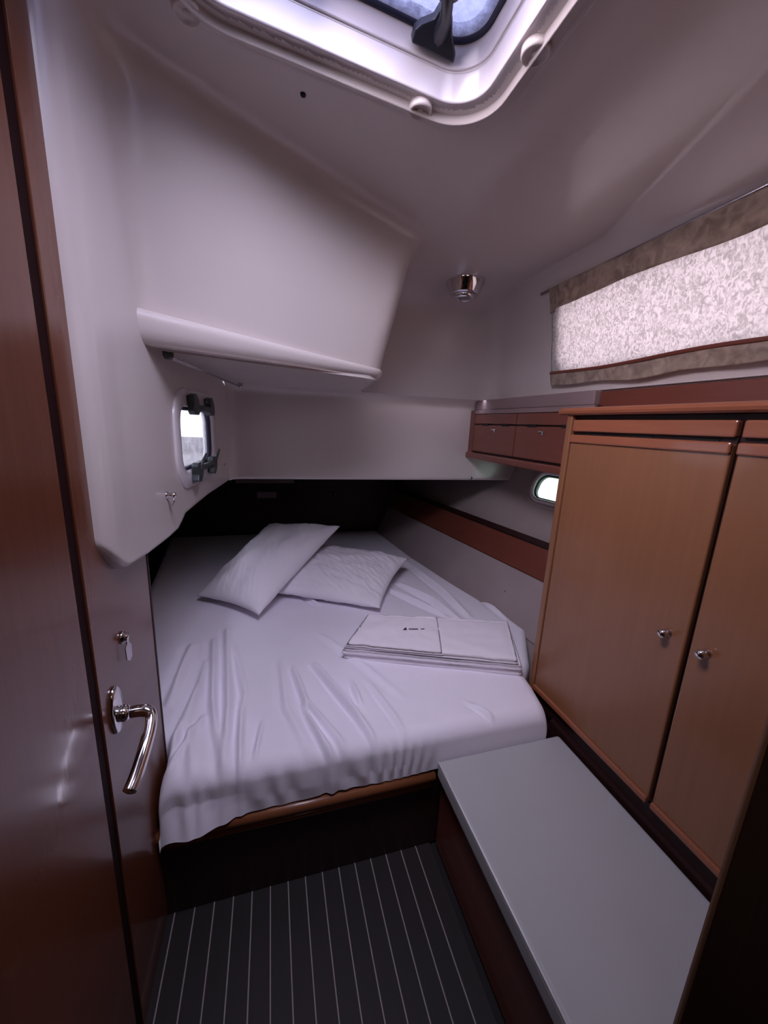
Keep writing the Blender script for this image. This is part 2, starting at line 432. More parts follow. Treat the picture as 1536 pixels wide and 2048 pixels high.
struct('wall_back', mesh('lb', v, f), M_GEL, True, 'white lower back wall ending above the head of the bed', 'wall')
sof = [[(-.35, .985, ZS), (-.27, 1.01, ZS), (.33, 1.30, ZS), (.36, 1.38, ZS), (.43, 1.86, ZS), (1.8, 1.86, ZS), (1.8, 2.3, ZS), (-.35, 2.3, ZS)], [(1.09, -.65, ZS), (1.8, -.65, ZS), (1.8, 1.87, ZS), (1.09, 1.87, ZS)]]
sv = []; sf = []
for poly in sof: sf.append(tuple(range(len(sv), len(sv) + len(poly)))); sv += poly
struct('trim_1', mesh('sof', sv, sf), M_GEL, False, 'white underside of the locker bulge above the port', 'trim')
# closed spaces round the bed
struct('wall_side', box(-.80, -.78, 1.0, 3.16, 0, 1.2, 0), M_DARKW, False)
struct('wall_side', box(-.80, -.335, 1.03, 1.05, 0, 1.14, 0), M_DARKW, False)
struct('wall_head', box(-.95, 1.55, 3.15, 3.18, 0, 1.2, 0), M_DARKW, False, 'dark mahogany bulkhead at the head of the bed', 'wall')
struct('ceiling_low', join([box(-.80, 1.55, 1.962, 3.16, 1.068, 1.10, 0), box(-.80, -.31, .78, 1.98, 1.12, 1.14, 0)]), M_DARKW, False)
# cleat and light fittings on the head bulkhead
o = obox('ledge_strip', (-.27, .17, 3.125, 3.15, .865, .892), mat('grey_strip', (0.45, 0.36, 0.38), .5, mottling=.1)); tag(o, 'narrow grey strip high on the dark head bulkhead', 'strip')
o = obox('wall_plate', (-.115, .035, 3.139, 3.15, .742, .792), mat('grey_plate', (0.40, 0.30, 0.36), .5, mottling=.1), bev=.004); tag(o, 'small rectangular grey plate on the dark bulkhead behind the pillows', 'plate')
hk = thing('coat_hook', 'tiny steel hook on the dark head bulkhead above the pillow corner', 'hook', (.48, 3.15, .77))
rel(link('hook_base', lathe([(0, 0), (.011, 0), (.011, .006), (0, .008)], (.48, 3.15, .775), (0, -1, 0), 20), M_STEEL, hk))
for s in (-1, 1):
    rel(link('prong', tube([(.48, 3.146, .775), (.48 + s * .014, 3.12, .765), (.48 + s * .018, 3.105, .772), (.48 + s * .019, 3.10, .79)], .0035, 8), M_STEEL, hk))

# hull side
HP0 = Vector((1.156, 1.386, .45)); HU = Vector((.903 - 1.156, 3.132 - 1.386, 0)).normalized(); HW = Vector((.42, 0, 1))
HN = HU.cross(HW).normalized()
if HN.x > 0: HN = -HN
def hull(u, z, off=0.0): return HP0 + HU * u + HW * (z - .45) + HN * off
RPC, RPX, RPZ = (.185, 1.070), .175, .067        # right port in hull coordinates
NU, NZ = 240, 90; v = []; f = []
for i in range(NU + 1):
    for j in range(NZ + 1): v.append(hull(-2.0 + 4.2 * i / NU, -.1 + 1.62 * j / NZ))
for i in range(NU):
    for j in range(NZ):
        u = -2.0 + 4.2 * (i + .5) / NU; z = -.1 + 1.62 * (j + .5) / NZ
        if in_rr(u - RPC[0], z - RPC[1], RPX + .012, RPZ + .012, .065): continue
        a = i * (NZ + 1) + j; f.append((a, a + NZ + 1, a + NZ + 2, a + 1))
hl = struct('wall_hull', mesh('hull', v, f), M_VINYL, True, 'grey beige lined hull side sloping beside the bed', 'wall')
# batten with its dark capping
def hull_board(u0, u1, z0, z1, th):
    c = [hull(u0, z0, -.01), hull(u1, z0, -.01), hull(u1, z1, -.01), hull(u0, z1, -.01)]
    d = [p + HN * (th + .01) for p in c]
    bm = bmesh.new(); vs = [bm.verts.new(p) for p in c + d]
    for q in ((0, 1, 2, 3), (4, 7, 6, 5), (0, 4, 5, 1), (1, 5, 6, 2), (2, 6, 7, 3), (3, 7, 4, 0)): bm.faces.new([vs[k] for k in q])
    bmesh.ops.recalc_face_normals(bm, faces=bm.faces[:]); bmesh.ops.bevel(bm, geom=bm.edges[:], offset=.003, segments=2, affect='EDGES')
    return bm_mesh(bm)
bt = link('side_board', hull_board(-.75, 2.0, .655, .792, .016), M_CAB, smooth=False)
tag(bt, 'long reddish wooden board along the hull beside the mattress', 'board')
cp = link('capping', hull_board(-.75, 2.0, .795, .822, .030), M_DARKW, bt, smooth=False)
lp = link('lower_lining', hull_board(-.5, 2.0, .40, .652, .008), M_VINYL2, hl, smooth=False)
sc = link('screw_head', lathe([(0, 0), (.006, 0), (.006, .002), (0, .003)], hull(.22, .53, .008), HN, 14), M_STEEL, hl)

# floor with planks and inlay strips
fl = struct('floor', box(-.9, 1.9, -.65, 3.2, -.06, -.012, 0), M_BLACK, False, 'dark plank floor with pale inlay lines', 'floor')
x = -.282 - .051 * 1; k = 0
xs = [-.282 + .051 * i for i in range(15)]
for i, a in enumerate([-.333] + xs):
    obox('plank', (a + .0019, a + .0491, -.6, .93, -.012, 0), M_PLANK, fl, bev=.0006, seg=1)
for a in xs[:15]:
    obox('inlay_strip', (a - .0017, a + .0017, -.6, .93, -.012, .0002), M_INLAY, fl, bev=0)
struct('wall_rear', box(-.40, 1.9, -.63, -.60, -.02, 2.1, 0), M_DARKW, False, 'dark wall behind the photographer', 'wall')
struct('wall_partition', join([box(-.37, -.335, -.62, 1.028, -.02, 2.1, 0)]), M_DARKW, False)

# ------------------------------------------------------------------ door leaf on the left
dr = struct('door_1', join([box(-.335, -.300, -.55, .6705, 0.004, 1.98, .0012), box(-.335, -.300, .7025, 1.020, 0.004, 1.98, .0012), box(-.335, -.312, .660, .710, .004, 1.98, 0)]), M_DOOR, False, 'glossy mahogany door leaf at the left with chrome lever handle', 'door')
link('groove_inlay', box(-.3085, -.3035, .6705, .7025, .01, 1.975, 0), M_GROOVE, dr, smooth=False)
link('edge_trim', box(-.336, -.298, 1.020, 1.030, 0.004, 1.12, .003), M_DARKW, dr, smooth=False)
# lever handle: rosette is a tall oval plate
ro = []
for hgt, s in ((0, 1), (.004, 1), (.0065, .93), (.007, .5)):
    ro.append([(-.300 + hgt, .753 + .026 * s * math.cos(a), .790 + .050 * s * math.sin(a)) for a in [2 * math.pi * i / 40 for i in range(40)]])
ros = loft(ro, True, True, True)
hd = link('door_handle', tube([(-.297, .757, .777), (-.283, .757, .777), (-.278, .757, .777)], [.0155, .0155, .0120], 20), M_CHROME, dr)
link('rosette', ros, M_CHROME, hd)
lev = smooth_path([(-.275, .757, .777), (-.262, .757, .778), (-.246, .757, .776), (-.239, .751, .766), (-.237, .73, .753), (-.239, .70, .738), (-.244, .665, .716), (-.250, .640, .704)], 3)
rr_ = [0.0112 + .0006 * math.sin(i / len(lev) * 3) for i in range(len(lev))]; rr_[-1] = .003; rr_[-2] = .0065; rr_[-3] = .0085
link('lever', tube(lev, rr_, 20), M_CHROME, hd)
lk = link('lock_barrel', lathe([(0, 0), (.013, 0), (.013, .004), (.009, .006), (.009, .012), (0, .013)], (-.300, .822, .905), (1, 0, 0), 24), M_CHROME, dr)
kb = prism([(-.003, 0), (.003, 0), (.004, -.012), (.009, -.018), (.008, -.045), (0, -.052), (-.008, -.045), (-.009, -.018), (-.004, -.012)], (.3, .95, 0), (0, 0, 1), (1, 0, 0), .002, (-.291, .822, .902), .0004)
link('lock_key', kb, M_STEEL, lk, smooth=False)
# fittings on the left moulding
def onleft(y, z, off=0.0): return Vector((xleft(y), y, z)) + PN * off
kn = thing('wall_hook', 'small chrome hook on the white moulding below the left port', 'hook', tuple(onleft(1.075, 1.152)))
rel(link('stem', lathe([(0, 0), (.009, 0), (.008, .003), (.004, .004), (.004, .014), (0, .014)], onleft(1.075, 1.152), PN, 20), M_CHROME, kn))
rel(link('hook_head', lathe([(0, .012), (.006, .013), (.008, .018), (.006, .022), (0, .0235)], onleft(1.075, 1.152), PN, 20), M_CHROME, kn))
rel(link('prong', tube([onleft(1.075, 1.150, .014), onleft(1.072, 1.136, .018), onleft(1.072, 1.124, .014)], .0018, 8), M_STEEL, kn))
o = link('moulding_stud', lathe([(0, 0), (.007, 0), (.006, .004), (0, .005)], onleft(1.80, 1.150), PN, 16), M_STEEL); tag(o, 'small dark stud right of the left port near the corner', 'stud')
o = link('wall_stud', lathe([(0, 0), (.009, 0), (.008, .004), (0, .005)], (1.085, 1.95, 1.078), (0, -1, 0), 16), M_STEEL); tag(o, 'tiny stud at the lower right of the white back wall', 'stud')
o = link('ceiling_stud', lathe([(0, 0), (.006, 0), (.005, .004), (0, .005)], (.073, .932, zceil(.073, .932) + .001), (0, 0, -1), 16), M_BLACK); tag(o, 'black dot stud on the ceiling left of the hatch', 'stud')

# ------------------------------------------------------------------ left port
def rr3(hx, hz, r, c, off, U, Wv, N, n=10):
    return [Vector(c) + U * u + Wv * q + N * off for u, q in rrect(hx, hz, r, n)]
pc = onleft(*PC); U3, W3 = PU, Vector((0, 0, 1))
pt = thing('window_1', 'left port: rounded opening window with dark clamps in the white moulding', 'window', tuple(pc)); pt['kind'] = 'structure'
def ring(prof, c, U, Wv, N, bx, bz, r0):
    """prof: (inset from the clear opening outwards, offset along N)"""
    return loft([rr3(bx + a, bz + a, max(.01, r0 + a), c, o_, U, Wv, N) for a, o_ in prof])
rel(link('port_flange', ring([(.052, 0), (.051, .004), (.048, .006), (.02, .0065), (.006, .006), (0, .003), (0, -.03), (.012, -.034)], pc, U3, W3, PN, PHX, PHZ, .05), M_FRAME, pt))
rel(link('port_seal', ring([(0, -.004), (-.004, -.002), (-.010, -.004), (-.010, -.022), (.0, -.026)], pc, U3, W3, PN, PHX, PHZ, .05), M_GASKET, pt))
rel(link('port_pane', loft([rr3(PHX, PHZ, .05, pc, -.016, U3, W3, PN), rr3(PHX, PHZ, .05, pc, -.020, U3, W3, PN)], True, True, True), M_GLASS, pt))
def clamp(u, s):
    """hinge block (s=+1 top, -1 bottom) at u along the port"""
    g = pc + U3 * u; z0 = s * (PHZ - .012)
    poly = [(-.034, 0), (-.026, .026), (-.034, .045), (.0, .052), (.020, .040), (.030, .026), (.034, 0), (.020, -.010), (-.020, -.010)]
    poly = [(a, b * s) for a, b in poly]
    return prism(poly, U3, W3, PN, .020, g + W3 * z0 + PN * .008, .003)
for s, nm in ((1, 'hinge_block'), (-1, 'clamp_block')):
    for u in (-.095, .105):
        b_ = rel(link(nm, clamp(u, s), M_PLASTG, pt, smooth=False))
    rel(link('clamp_bar', tube([pc + U3 * -.09 + W3 * s * (PHZ + .000) + PN * .020, pc + U3 * .10 + W3 * s * (PHZ + .000) + PN * .020], .009, 10), M_PLASTG, pt))
for u in (-.08, .12):
    rel(link('clamp_lever', tube([pc + U3 * (u - .02) + W3 * (-PHZ + .0) + PN * .024, pc + U3 * (u + .03) + W3 * (-PHZ + .045) + PN * .034], [.008, .003], 10), M_PLASTG, pt))
# thin rod under the locker
rd = thing('curtain_rod', 'thin clear rod with dark end bracket under the white locker bulge', 'rod', (-.235, 1.09, ZS))
ra, rb = Vector((-.232, 1.09, ZS - .014)), Vector((-.125, 1.88, ZS - .014))
for s in (-1, 1):
    rel(link('rod', tube([ra + Vector((s * .0055, 0, 0)), rb + Vector((s * .0055, 0, 0))], .0018, 8), M_STEEL, rd))
rel(link('rod_bracket', lathe([(0, 0), (.012, 0), (.012, .012), (.008, .020), (0, .021)], (ra.x, ra.y - .005, ZS), (0, 0, -1), 20), M_PLASTG, rd))
rel(link('rod_bracket', lathe([(0, 0), (.010, 0), (.010, .012), (.006, .019), (0, .020)], (rb.x, rb.y + .004, ZS), (0, 0, -1), 20), M_STEEL, rd))

# ------------------------------------------------------------------ roof hatch
ht = thing('window_2', 'roof hatch with bright white frame and speckled smoked pane', 'window', (HX, HY, 1.95)); ht['kind'] = 'structure'
def hl_loop(ins, dz, n=14):
    """loop following the sloping ceiling, ins = inset from the trim ring's edge"""
    return [Vector((HX + a, HY + b, zceil(min(HX + a, .6), HY + b) + dz)) for a, b in rrect(HRX - ins, HRY - ins, max(.03, .105 - ins), n)]
def hloft(prof, n=14): return loft([hl_loop(a, d, n) for a, d in prof])
rel(link('trim_ring', hloft([(-.030, .003), (-.027, -.002), (-.024, -.002), (-.020, .001), (-.002, .001), (.0, -.010), (.0025, -.0145), (.0055, -.0135), (.0065, .004), (.030, .005)]), M_GEL, ht))
rel(link('coaming', hloft([(.029, .004), (.0300, .001), (.0325, .001), (.0335, .004), (.034, .048), (.035, .050)]), M_FRAME, ht))
rel(link('hatch_frame', hloft([(.0335, .049), (.037, .0485), (.0385, .051), (.0395, .088), (.048, .090), (.060, .1)]), M_FRAME, ht))
rel(link('frame_groove', hloft([(.0345, .0500), (.0335, .0490), (.0335, .0465), (.0345, .0455)]), M_STEEL, ht))
rel(link('hatch_seal', hloft([(.038, .090), (.040, .084), (.046, .083), (.048, .093)]), M_GASKET, ht))
rel(link('hatch_pane', loft([hl_loop(.044, .090), hl_loop(.044, .100)], True, True, True), M_ACRYL, ht))
def zt(x, y, d): return (x, y, zceil(x, y) + d)
for (x, y) in ((.290, HY + HRY - .004), (-.118, HY + HRY - .004), (HX + HRX - .004, .670), (HX + HRX - .004, .42)):
    t_ = rel(link('screw_tab', lathe([(0, .002), (.023, .002), (.023, -.007), (.021, -.010), (.018, -.010), (.016, -.006), (0, -.006)][::-1], zt(x, y, 0), (0, 0, 1), 28), M_GEL, ht))
    rel(link('tab_screw', lathe([(0, -.005), (.007, -.005), (.006, -.008), (0, -.009)][::-1], zt(x, y, 0), (0, 0, 1), 16), M_GEL, ht))
# black stay arm bracket
br = prism([(-.042, 0), (.042, 0), (.040, .014), (.024, .035), (.014, .060), (-.007, .065), (-.014, .044), (-.033, .030), (-.042, .018)], (1, 0.02, -.1), (0, -.80, .40), (0, .4, .8), .022, zt(.293, .808, .050), .003)
st = link('stay_bracket', br, M_PLASTIC, ht, smooth=False); rel(st)
arm = smooth_path([zt(.297, .795, .070), zt(.294, .76, .060), zt(.280, .72, .050), zt(.262, .68, .050), zt(.25, .63, .055), zt(.245, .55, .06)], 2)
rel(link('stay_arm', tube(arm, [.016 - .006 * min(1, i / 6) for i in range(len(arm))], 12), M_PLASTIC, ht))
rel(link('stay_knob', lathe([(0, 0), (.022, 0), (.026, .006), (.022, .012), (.026, .018), (.022, .024), (.020, .045), (.0, .046)], zt(.272, .705, .045), (0.1, -.25, 1), 28), M_STEEL, ht))

# ------------------------------------------------------------------ ceiling lamp
LX, LY = .772, 1.585; LZ = zceil(LX, LY) + .004
lm = thing('ceiling_lamp', 'small round chrome downlight on the white ceiling', 'lamp', (LX, LY, LZ))
rel(link('lamp_body', lathe([(0, .01), (.079, .01), (.081, -.002), (.079, -.012), (.060, -.050), (.056, -.055), (.050, -.055), (.048, -.048), (0, -.048)][::-1], (LX, LY, LZ), (0, 0, 1), 48), M_CHROME, lm))
rel(link('lamp_eyeball', lathe([(0, -.048), (.043, -.048), (.042, -.062), (.036, -.069), (.028, -.069), (.027, -.062), (0, -.062)][::-1], (LX, LY, LZ), (.0, 0, 1), 40), M_CHROME, lm))
rel(link('lamp_lens', lathe([(0, -.0625), (.0265, -.0625), (.022, -.069), (0, -.071)][::-1], (LX, LY, LZ), (0, 0, 1), 32), M_LENS, lm))
d = Vector((-.42, -.9, 0)).normalized()
rel(link('lamp_switch', lathe([(0, 0), (.011, 0), (.011, .003), (0, .004)], Vector((LX, LY, LZ - .028)) + d * .0700, (d.x, d.y, -.5), 20), M_BLACK, lm))

# ------------------------------------------------------------------ curtain over the side window
def wr(y, z, off=.012): return Vector((1.1 - .18 * (z - ZS) - off, y, z))
cu = thing('window_curtain', 'pale patterned fabric shade with tan hems over the right window', 'curtain', (1.08, .8, 1.53))
Y0, Y1 = 1.362, .20
def band(z0, z1, off, amp=.003, nz=12, y0=Y0, y1=Y1):
    ny = 140
    def fn(u, t):
        y = y0 + (y1 - y0) * u; z = z0(y) + (z1(y) - z0(y)) * t
        o_ = off + amp * noise.noise(Vector((y * 9, z * 14, off * 100))) * 2
        e = .006 * math.sin((z - 1.5) * 18) * max(0, 1 - u * 14)
        p = wr(y + e, z, o_); return p
    v, f = grid(fn, ny, nz)
    me = mesh('band', v, f); return me
zb0 = lambda y: 1.527 + .004 * math.sin(y * 11) + .003 * math.sin(y * 23 + 1)
zb1 = lambda y: 1.572 + .004 * math.sin(y * 10)
zt0 = lambda y: 1.806 + .004 * math.sin(y * 12 + 2)
zt1 = lambda y: 1.905
ctop = lambda y: 1.86
def thick(o, t):
    md = o.modifiers.new('thickness', 'SOLIDIFY'); md.thickness = t; md.offset = 0; return o
thick(rel(link('sheer_panel', band(lambda y: zb0(y) + .01, lambda y: zt0(y) + .02, .016), M_CURT, cu)), .0012)
thick(rel(link('lower_hem', band(zb0, lambda y: zb1(y), .0195), M_HEM, cu)), .002)
thick(rel(link('hem_fold', band(lambda y: zb1(y) - .002, lambda y: zb1(y) + .008, .021, .001, 3), M_CAB, cu)), .0025)
thick(rel(link('upper_hem', band(zt0, lambda y: 1.875, .0195), M_HEM, cu)), .002)
rel(link('curtain_track', tube([wr(1.42, 1.872, .014), wr(1.0, 1.877, .014), wr(.2, 1.885, .014)], .005, 10), M_STEEL, cu))
thick(rel(link('side_hem', band(lambda y: 1.79, lambda y: 1.875, .022, y0=1.364, y1=1.335), M_HEM, cu)), .002)
# window surround behind the curtain
wn = thing('window_3', 'long side window behind the pale curtain', 'window', (1.08, .75, 1.7)); wn['kind'] = 'structure'
WU = Vector((0, 1, 0)); WW = Vector((-.18, 0, 1)).normalized(); WN = Vector((-1, 0, -.18)).normalized()
wc = wr(.785, 1.7075, 0)
rel(link('window_frame', loft([rr3(.545 + a, .134 + a, .05, wc, o_, WU, WW, WN) for a, o_ in ((.02, .001), (.018, .006), (0, .006), (-.012, .0), (-.012, -.03))]), M_FRAME, wn))
rel(link('window_pane', loft([rr3(.535, .125, .05, wc, -.02, WU, WW, WN), rr3(.535, .125, .05, wc, -.025, WU, WW, WN)], True, True, True), M_CLEAR, wn))

# ------------------------------------------------------------------ right hull port
rc = hull(RPC[0], RPC[1]); HWn = HW.normalized()
HWo = HN.cross(HU).normalized(); HWo = HWo if HWo.z > 0 else -HWo
rp = thing('window_4', 'small oval hull port half hidden by the wardrobe', 'window', tuple(rc)); rp['kind'] = 'structure'
rel(link('port_trim', ring([(.045, .001), (.043, .004), (.022, .005), (.020, .0)], rc, HU, HWo, HN, RPX, RPZ, .055), M_VINYL, rp))
rel(link('port_frame', ring([(.022, .002), (.020, .012), (.014, .014), (.004, .012), (0, .006), (0, -.03), (.015, -.035)], rc, HU, HWo, HN, RPX, RPZ, .055), M_FRAME, rp))
rel(link('port_seal', ring([(0, -.002), (-.004, .002), (-.008, -.002), (-.008, -.02), (0, -.024)], rc, HU, HWo, HN, RPX, RPZ, .055), M_PLASTG, rp))
rel(link('port_pane', loft([rr3(RPX, RPZ, .055, rc, -.016, HU, HWo, HN), rr3(RPX, RPZ, .055, rc, -.020, HU, HWo, HN)], True, True, True), M_GLASSG, rp))

# ------------------------------------------------------------------ wardrobe
wd = thing('wardrobe', 'tall satin cherry wardrobe with two doors at the right of the bed', 'wardrobe', (1.0, .65, .35))
obox('carcass', (.950, 1.10, .275, 1.068, .355, 1.408), M_DARKW, wd, .002)
obox('side_stile', (.928, 1.14, 1.054, 1.078, .355, 1.410), M_WARD, wd, .004)
obox('plinth', (.945, .96, .275, 1.05, .352, .405), M_DARKW, wd, .001)
# countertop with rounded nose
cp_ = [(.913, 1.419), (.915, 1.412), (.922, 1.4075), (1.12, 1.4075), (1.12, 1.430), (.925, 1.430), (.917, 1.427)]
def ct():
    loops = []
    for y, s in ((1.112, .3), (1.108, .7), (1.098, 1), (.272, 1)):
        loops.append([(x + (1 - s) * .01 if x < .95 else x, y, 1.419 + (z - 1.419) * s) for x, z in cp_])
    return loft(loops, True, True, True)
rel(link('worktop', ct(), M_WARDY, wd, smooth=False))
for y0, y1, kx in ((.586, 1.050, .628), (.275, .574, .538)):
    tr_ = obox('top_rail', (.930, .950, y0, y1, 1.357, 1.393), M_WARDY, wd, .004)
    n_s = 3 if y0 > .5 else 2
    bk_ = obox('vent_gap', (.943, .951, y0, y1, 1.338, 1.358), M_DARKW, wd, 0)
    for i in range(n_s):
        yc = y1 - (.09 + i * (y1 - y0 - .15) / max(1, n_s - 1))
        obox('vent_slot', (.9405, .9435, yc - .026, yc + .026, 1.344, 1.353), M_BLACK, wd, 0)
    dd = obox('cabinet_door', (.931, .949, y0, y1, .412, 1.344), M_WARD, wd, .004)
    for z0, z1 in ((1.322, 1.347), (.410, .430)):
        bd = link('door_bead', box(.924, .934, y0, y1, z0, z1, .004), M_WARDY, dd, smooth=False)
    kb_ = link('door_knob', lathe([(0, 0), (.010, 0), (.010, .002), (.006, .004), (.005, .012), (.010, .016), (.0115, .021), (.009, .026), (0, .028)], (.931, kx, .882), (-1, 0, 0), 28), M_CHROME, dd)
# wooden trim at the foot of the window wall
struct('trim_2', box(1.086, 1.13, .20, 1.12, 1.42, 1.494, .003), M_CAB, False, 'reddish wooden strip under the window wall behind the wardrobe top', 'trim')
struct('trim_3', box(1.064, 1.13, 1.12, 1.945, 1.449, 1.4985, .004), mat('shade_grey_trim', (.28, .2, .2), .45, mottling=.1), False, 'wooden strip above the small wall cabinet, coloured grey for the shade on it', 'trim')  # grey stands in for shade and reflection on this stretch of wood trim

# ------------------------------------------------------------------ small wall cabinet
sc_ = thing('wall_cabinet', 'small reddish two door wall cabinet beside the wardrobe', 'cabinet', (1.1, 1.55, 1.2))
obox('carcass', (1.062, 1.40, 1.10, 1.96, 1.215, 1.447), M_DARKW, sc_, .002)
obox('end_stile', (1.049, 1.065, 1.905, 1.968, 1.212, 1.447), M_CAB, sc_, .003)
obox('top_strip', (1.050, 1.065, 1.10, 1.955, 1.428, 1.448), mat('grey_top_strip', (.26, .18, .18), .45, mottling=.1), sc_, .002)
obox('bottom_board', (1.038, 1.38, 1.10, 1.985, 1.195, 1.226), M_CAB, sc_, .005)
for y0, y1, kx in ((1.533, 1.903, 1.70), (1.130, 1.527, 1.345)):
    obox('top_rail', (1.050, 1.062, y0, y1, 1.378, 1.426), M_CAB, sc_, .003)
    dd = obox('cabinet_door', (1.050, 1.064, y0, y1, 1.235, 1.372), M_CAB, sc_, .003)
    for yc in (y0 + .08, y1 - .11):
        obox('vent_slot', (1.0485, 1.0512, yc - .03, yc + .03, 1.368, 1.380), M_BLACK, sc_, 0)
    link('door_catch', join([lathe([(0, 0), (.008, 0), (.007, .004), (0, .006)], (1.050, kx, 1.345), (-1, 0, 0), 16), box(1.040, 1.046, kx - .018, kx + .018, 1.349, 1.354, .001)]), M_CHROME, dd)

# ------------------------------------------------------------------ bed base, rail, mattress
bb = thing('bed_base', 'dark mahogany bed base with a varnished front rail', 'bed', (.1, 1.0, 0))
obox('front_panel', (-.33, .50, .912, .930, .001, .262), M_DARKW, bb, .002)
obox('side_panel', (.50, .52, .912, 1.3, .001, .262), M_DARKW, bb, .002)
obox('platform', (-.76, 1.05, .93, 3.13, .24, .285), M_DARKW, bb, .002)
rl = tube([(-.325, .899, .289), (.470, .899, .289)], .0165, 16)
rel(link('front_rail', join([rl, box(-.325, .470, .897, .935, .262, .300, .004)]), M_RAIL, bb))
rel(link('lower_bead', tube([(-.325, .905, .250), (.470, .905, .250)], .009, 12), M_RAIL, bb))

FOLD = [([(-.198, 1.63), (-.148, 1.14), (-.131, .852)], .010, .014), ([(-.243, 1.551), (-.198, 1.177), (-.141, .911)], .009, .012),
    ([(-.322, 1.526), (-.329, 1.182)], .012, .016), ([(-.26, 1.245), (-.287, .981)], .010, .012), ([(-.215, 1.119), (-.283, .937)], .008, .010),
    ([(-.106, 1.106), (-.095, .883)], .007, .009), ([(-.043, 1.045), (-.059, .926)], .006, .008), ([(.064, 1.296), (.094, 1.111), (.197, .884)], .008, .010),
    ([(.145, 1.296), (.242, 1.025), (.280, .894)], .010, .011), ([(.26, 1.157), (.268, 1.058)], .006, .009), ([(.084, 1.10), (.127, .94), (.171, .86)], .008, .010),
    ([(.627, .975), (.673, .914)], .006, .008), ([(.862, 2.329), (.918, 1.826), (.917, 1.506)], .010, .016), ([(.707, 1.98), (.814, 1.739), (.864, 1.463)], .009, .016),
    ([(.621, 1.917), (.836, 1.522)], .008, .014), ([(.149, 1.932), (.219, 1.788)], .006, .012), ([(1.04, 2.051), (1.10, 1.717), (1.09, 1.469)], .008, .014),
    ([(-.16, 1.50), (-.10, 1.2), (-.115, .9)], .005, .012), ([(.02, 1.35), (.03, 1.1), (.09, .9)], .004, .012), ([(.32, 1.15), (.36, .98), (.37, .9)], .004, .010),
    ([(-.25, 1.42), (-.255, 1.1), (-.21, .9)], .006, .012), ([(.20, 1.5), (.33, 1.25), (.42, 1.05)], .003, .014)]
FS = []
for pts, am, wd_ in FOLD:
    tot = sum(math.hypot(b[0] - a[0], b[1] - a[1]) for a, b in zip(pts[:-1], pts[1:])); acc = 0
    for a, b in zip(pts[:-1], pts[1:]):
        L = math.hypot(b[0] - a[0], b[1] - a[1]); FS.append((a, b, L, acc / tot, (acc + L) / tot, am, wd_)); acc += L
FA = np.array([(s[0][0], s[0][1], s[1][0], s[1][1], s[2], s[3], s[4], s[5], s[6]) for s in FS])
def folds(x, y):
    h = np.zeros_like(x)
    best = {}
    i = 0
    for pts, am, wd_ in FOLD:
        acc = np.zeros_like(x)
        for _ in range(len(pts) - 1):
            ax, ay, bx, by, L, t0, t1, am_, w_ = FA[i]; i += 1
            tx, ty = (bx - ax) / L, (by - ay) / L
            u = (x - ax) * tx + (y - ay) * ty; dd = (x - ax) * ty - (y - ay) * tx
            uc = np.clip(u, 0, L); ex = u - uc
            tt = t0 + (t1 - t0) * uc / L
            env = np.clip(np.sin(np.pi * np.clip(tt * .9 + .1, 0, 1)), 0, 1) ** .6 * np.exp(-(ex / .02) ** 2)
            r = am_ * env * (np.exp(-(dd / w_) ** 2) - .55 * np.exp(-((dd - w_ * 1.5) / (w_ * 1.1)) ** 2))
            acc = np.where(np.abs(r) > np.abs(acc), r, acc)
        h += acc
    return h
def xr_mat(y): return np.interp(y, [.89, 1.034, 1.084, 1.15, 1.386, 1.598, 1.865, 2.108, 2.459, 3.132], [.872, .910, .918, .985, 1.135, 1.118, 1.056, 1.008, .945, .880])
def xl_mat(y): return np.interp(y, [.89, 1.02, 1.07, 1.3, 3.13], [-.291, -.291, -.33, -.55, -.75])
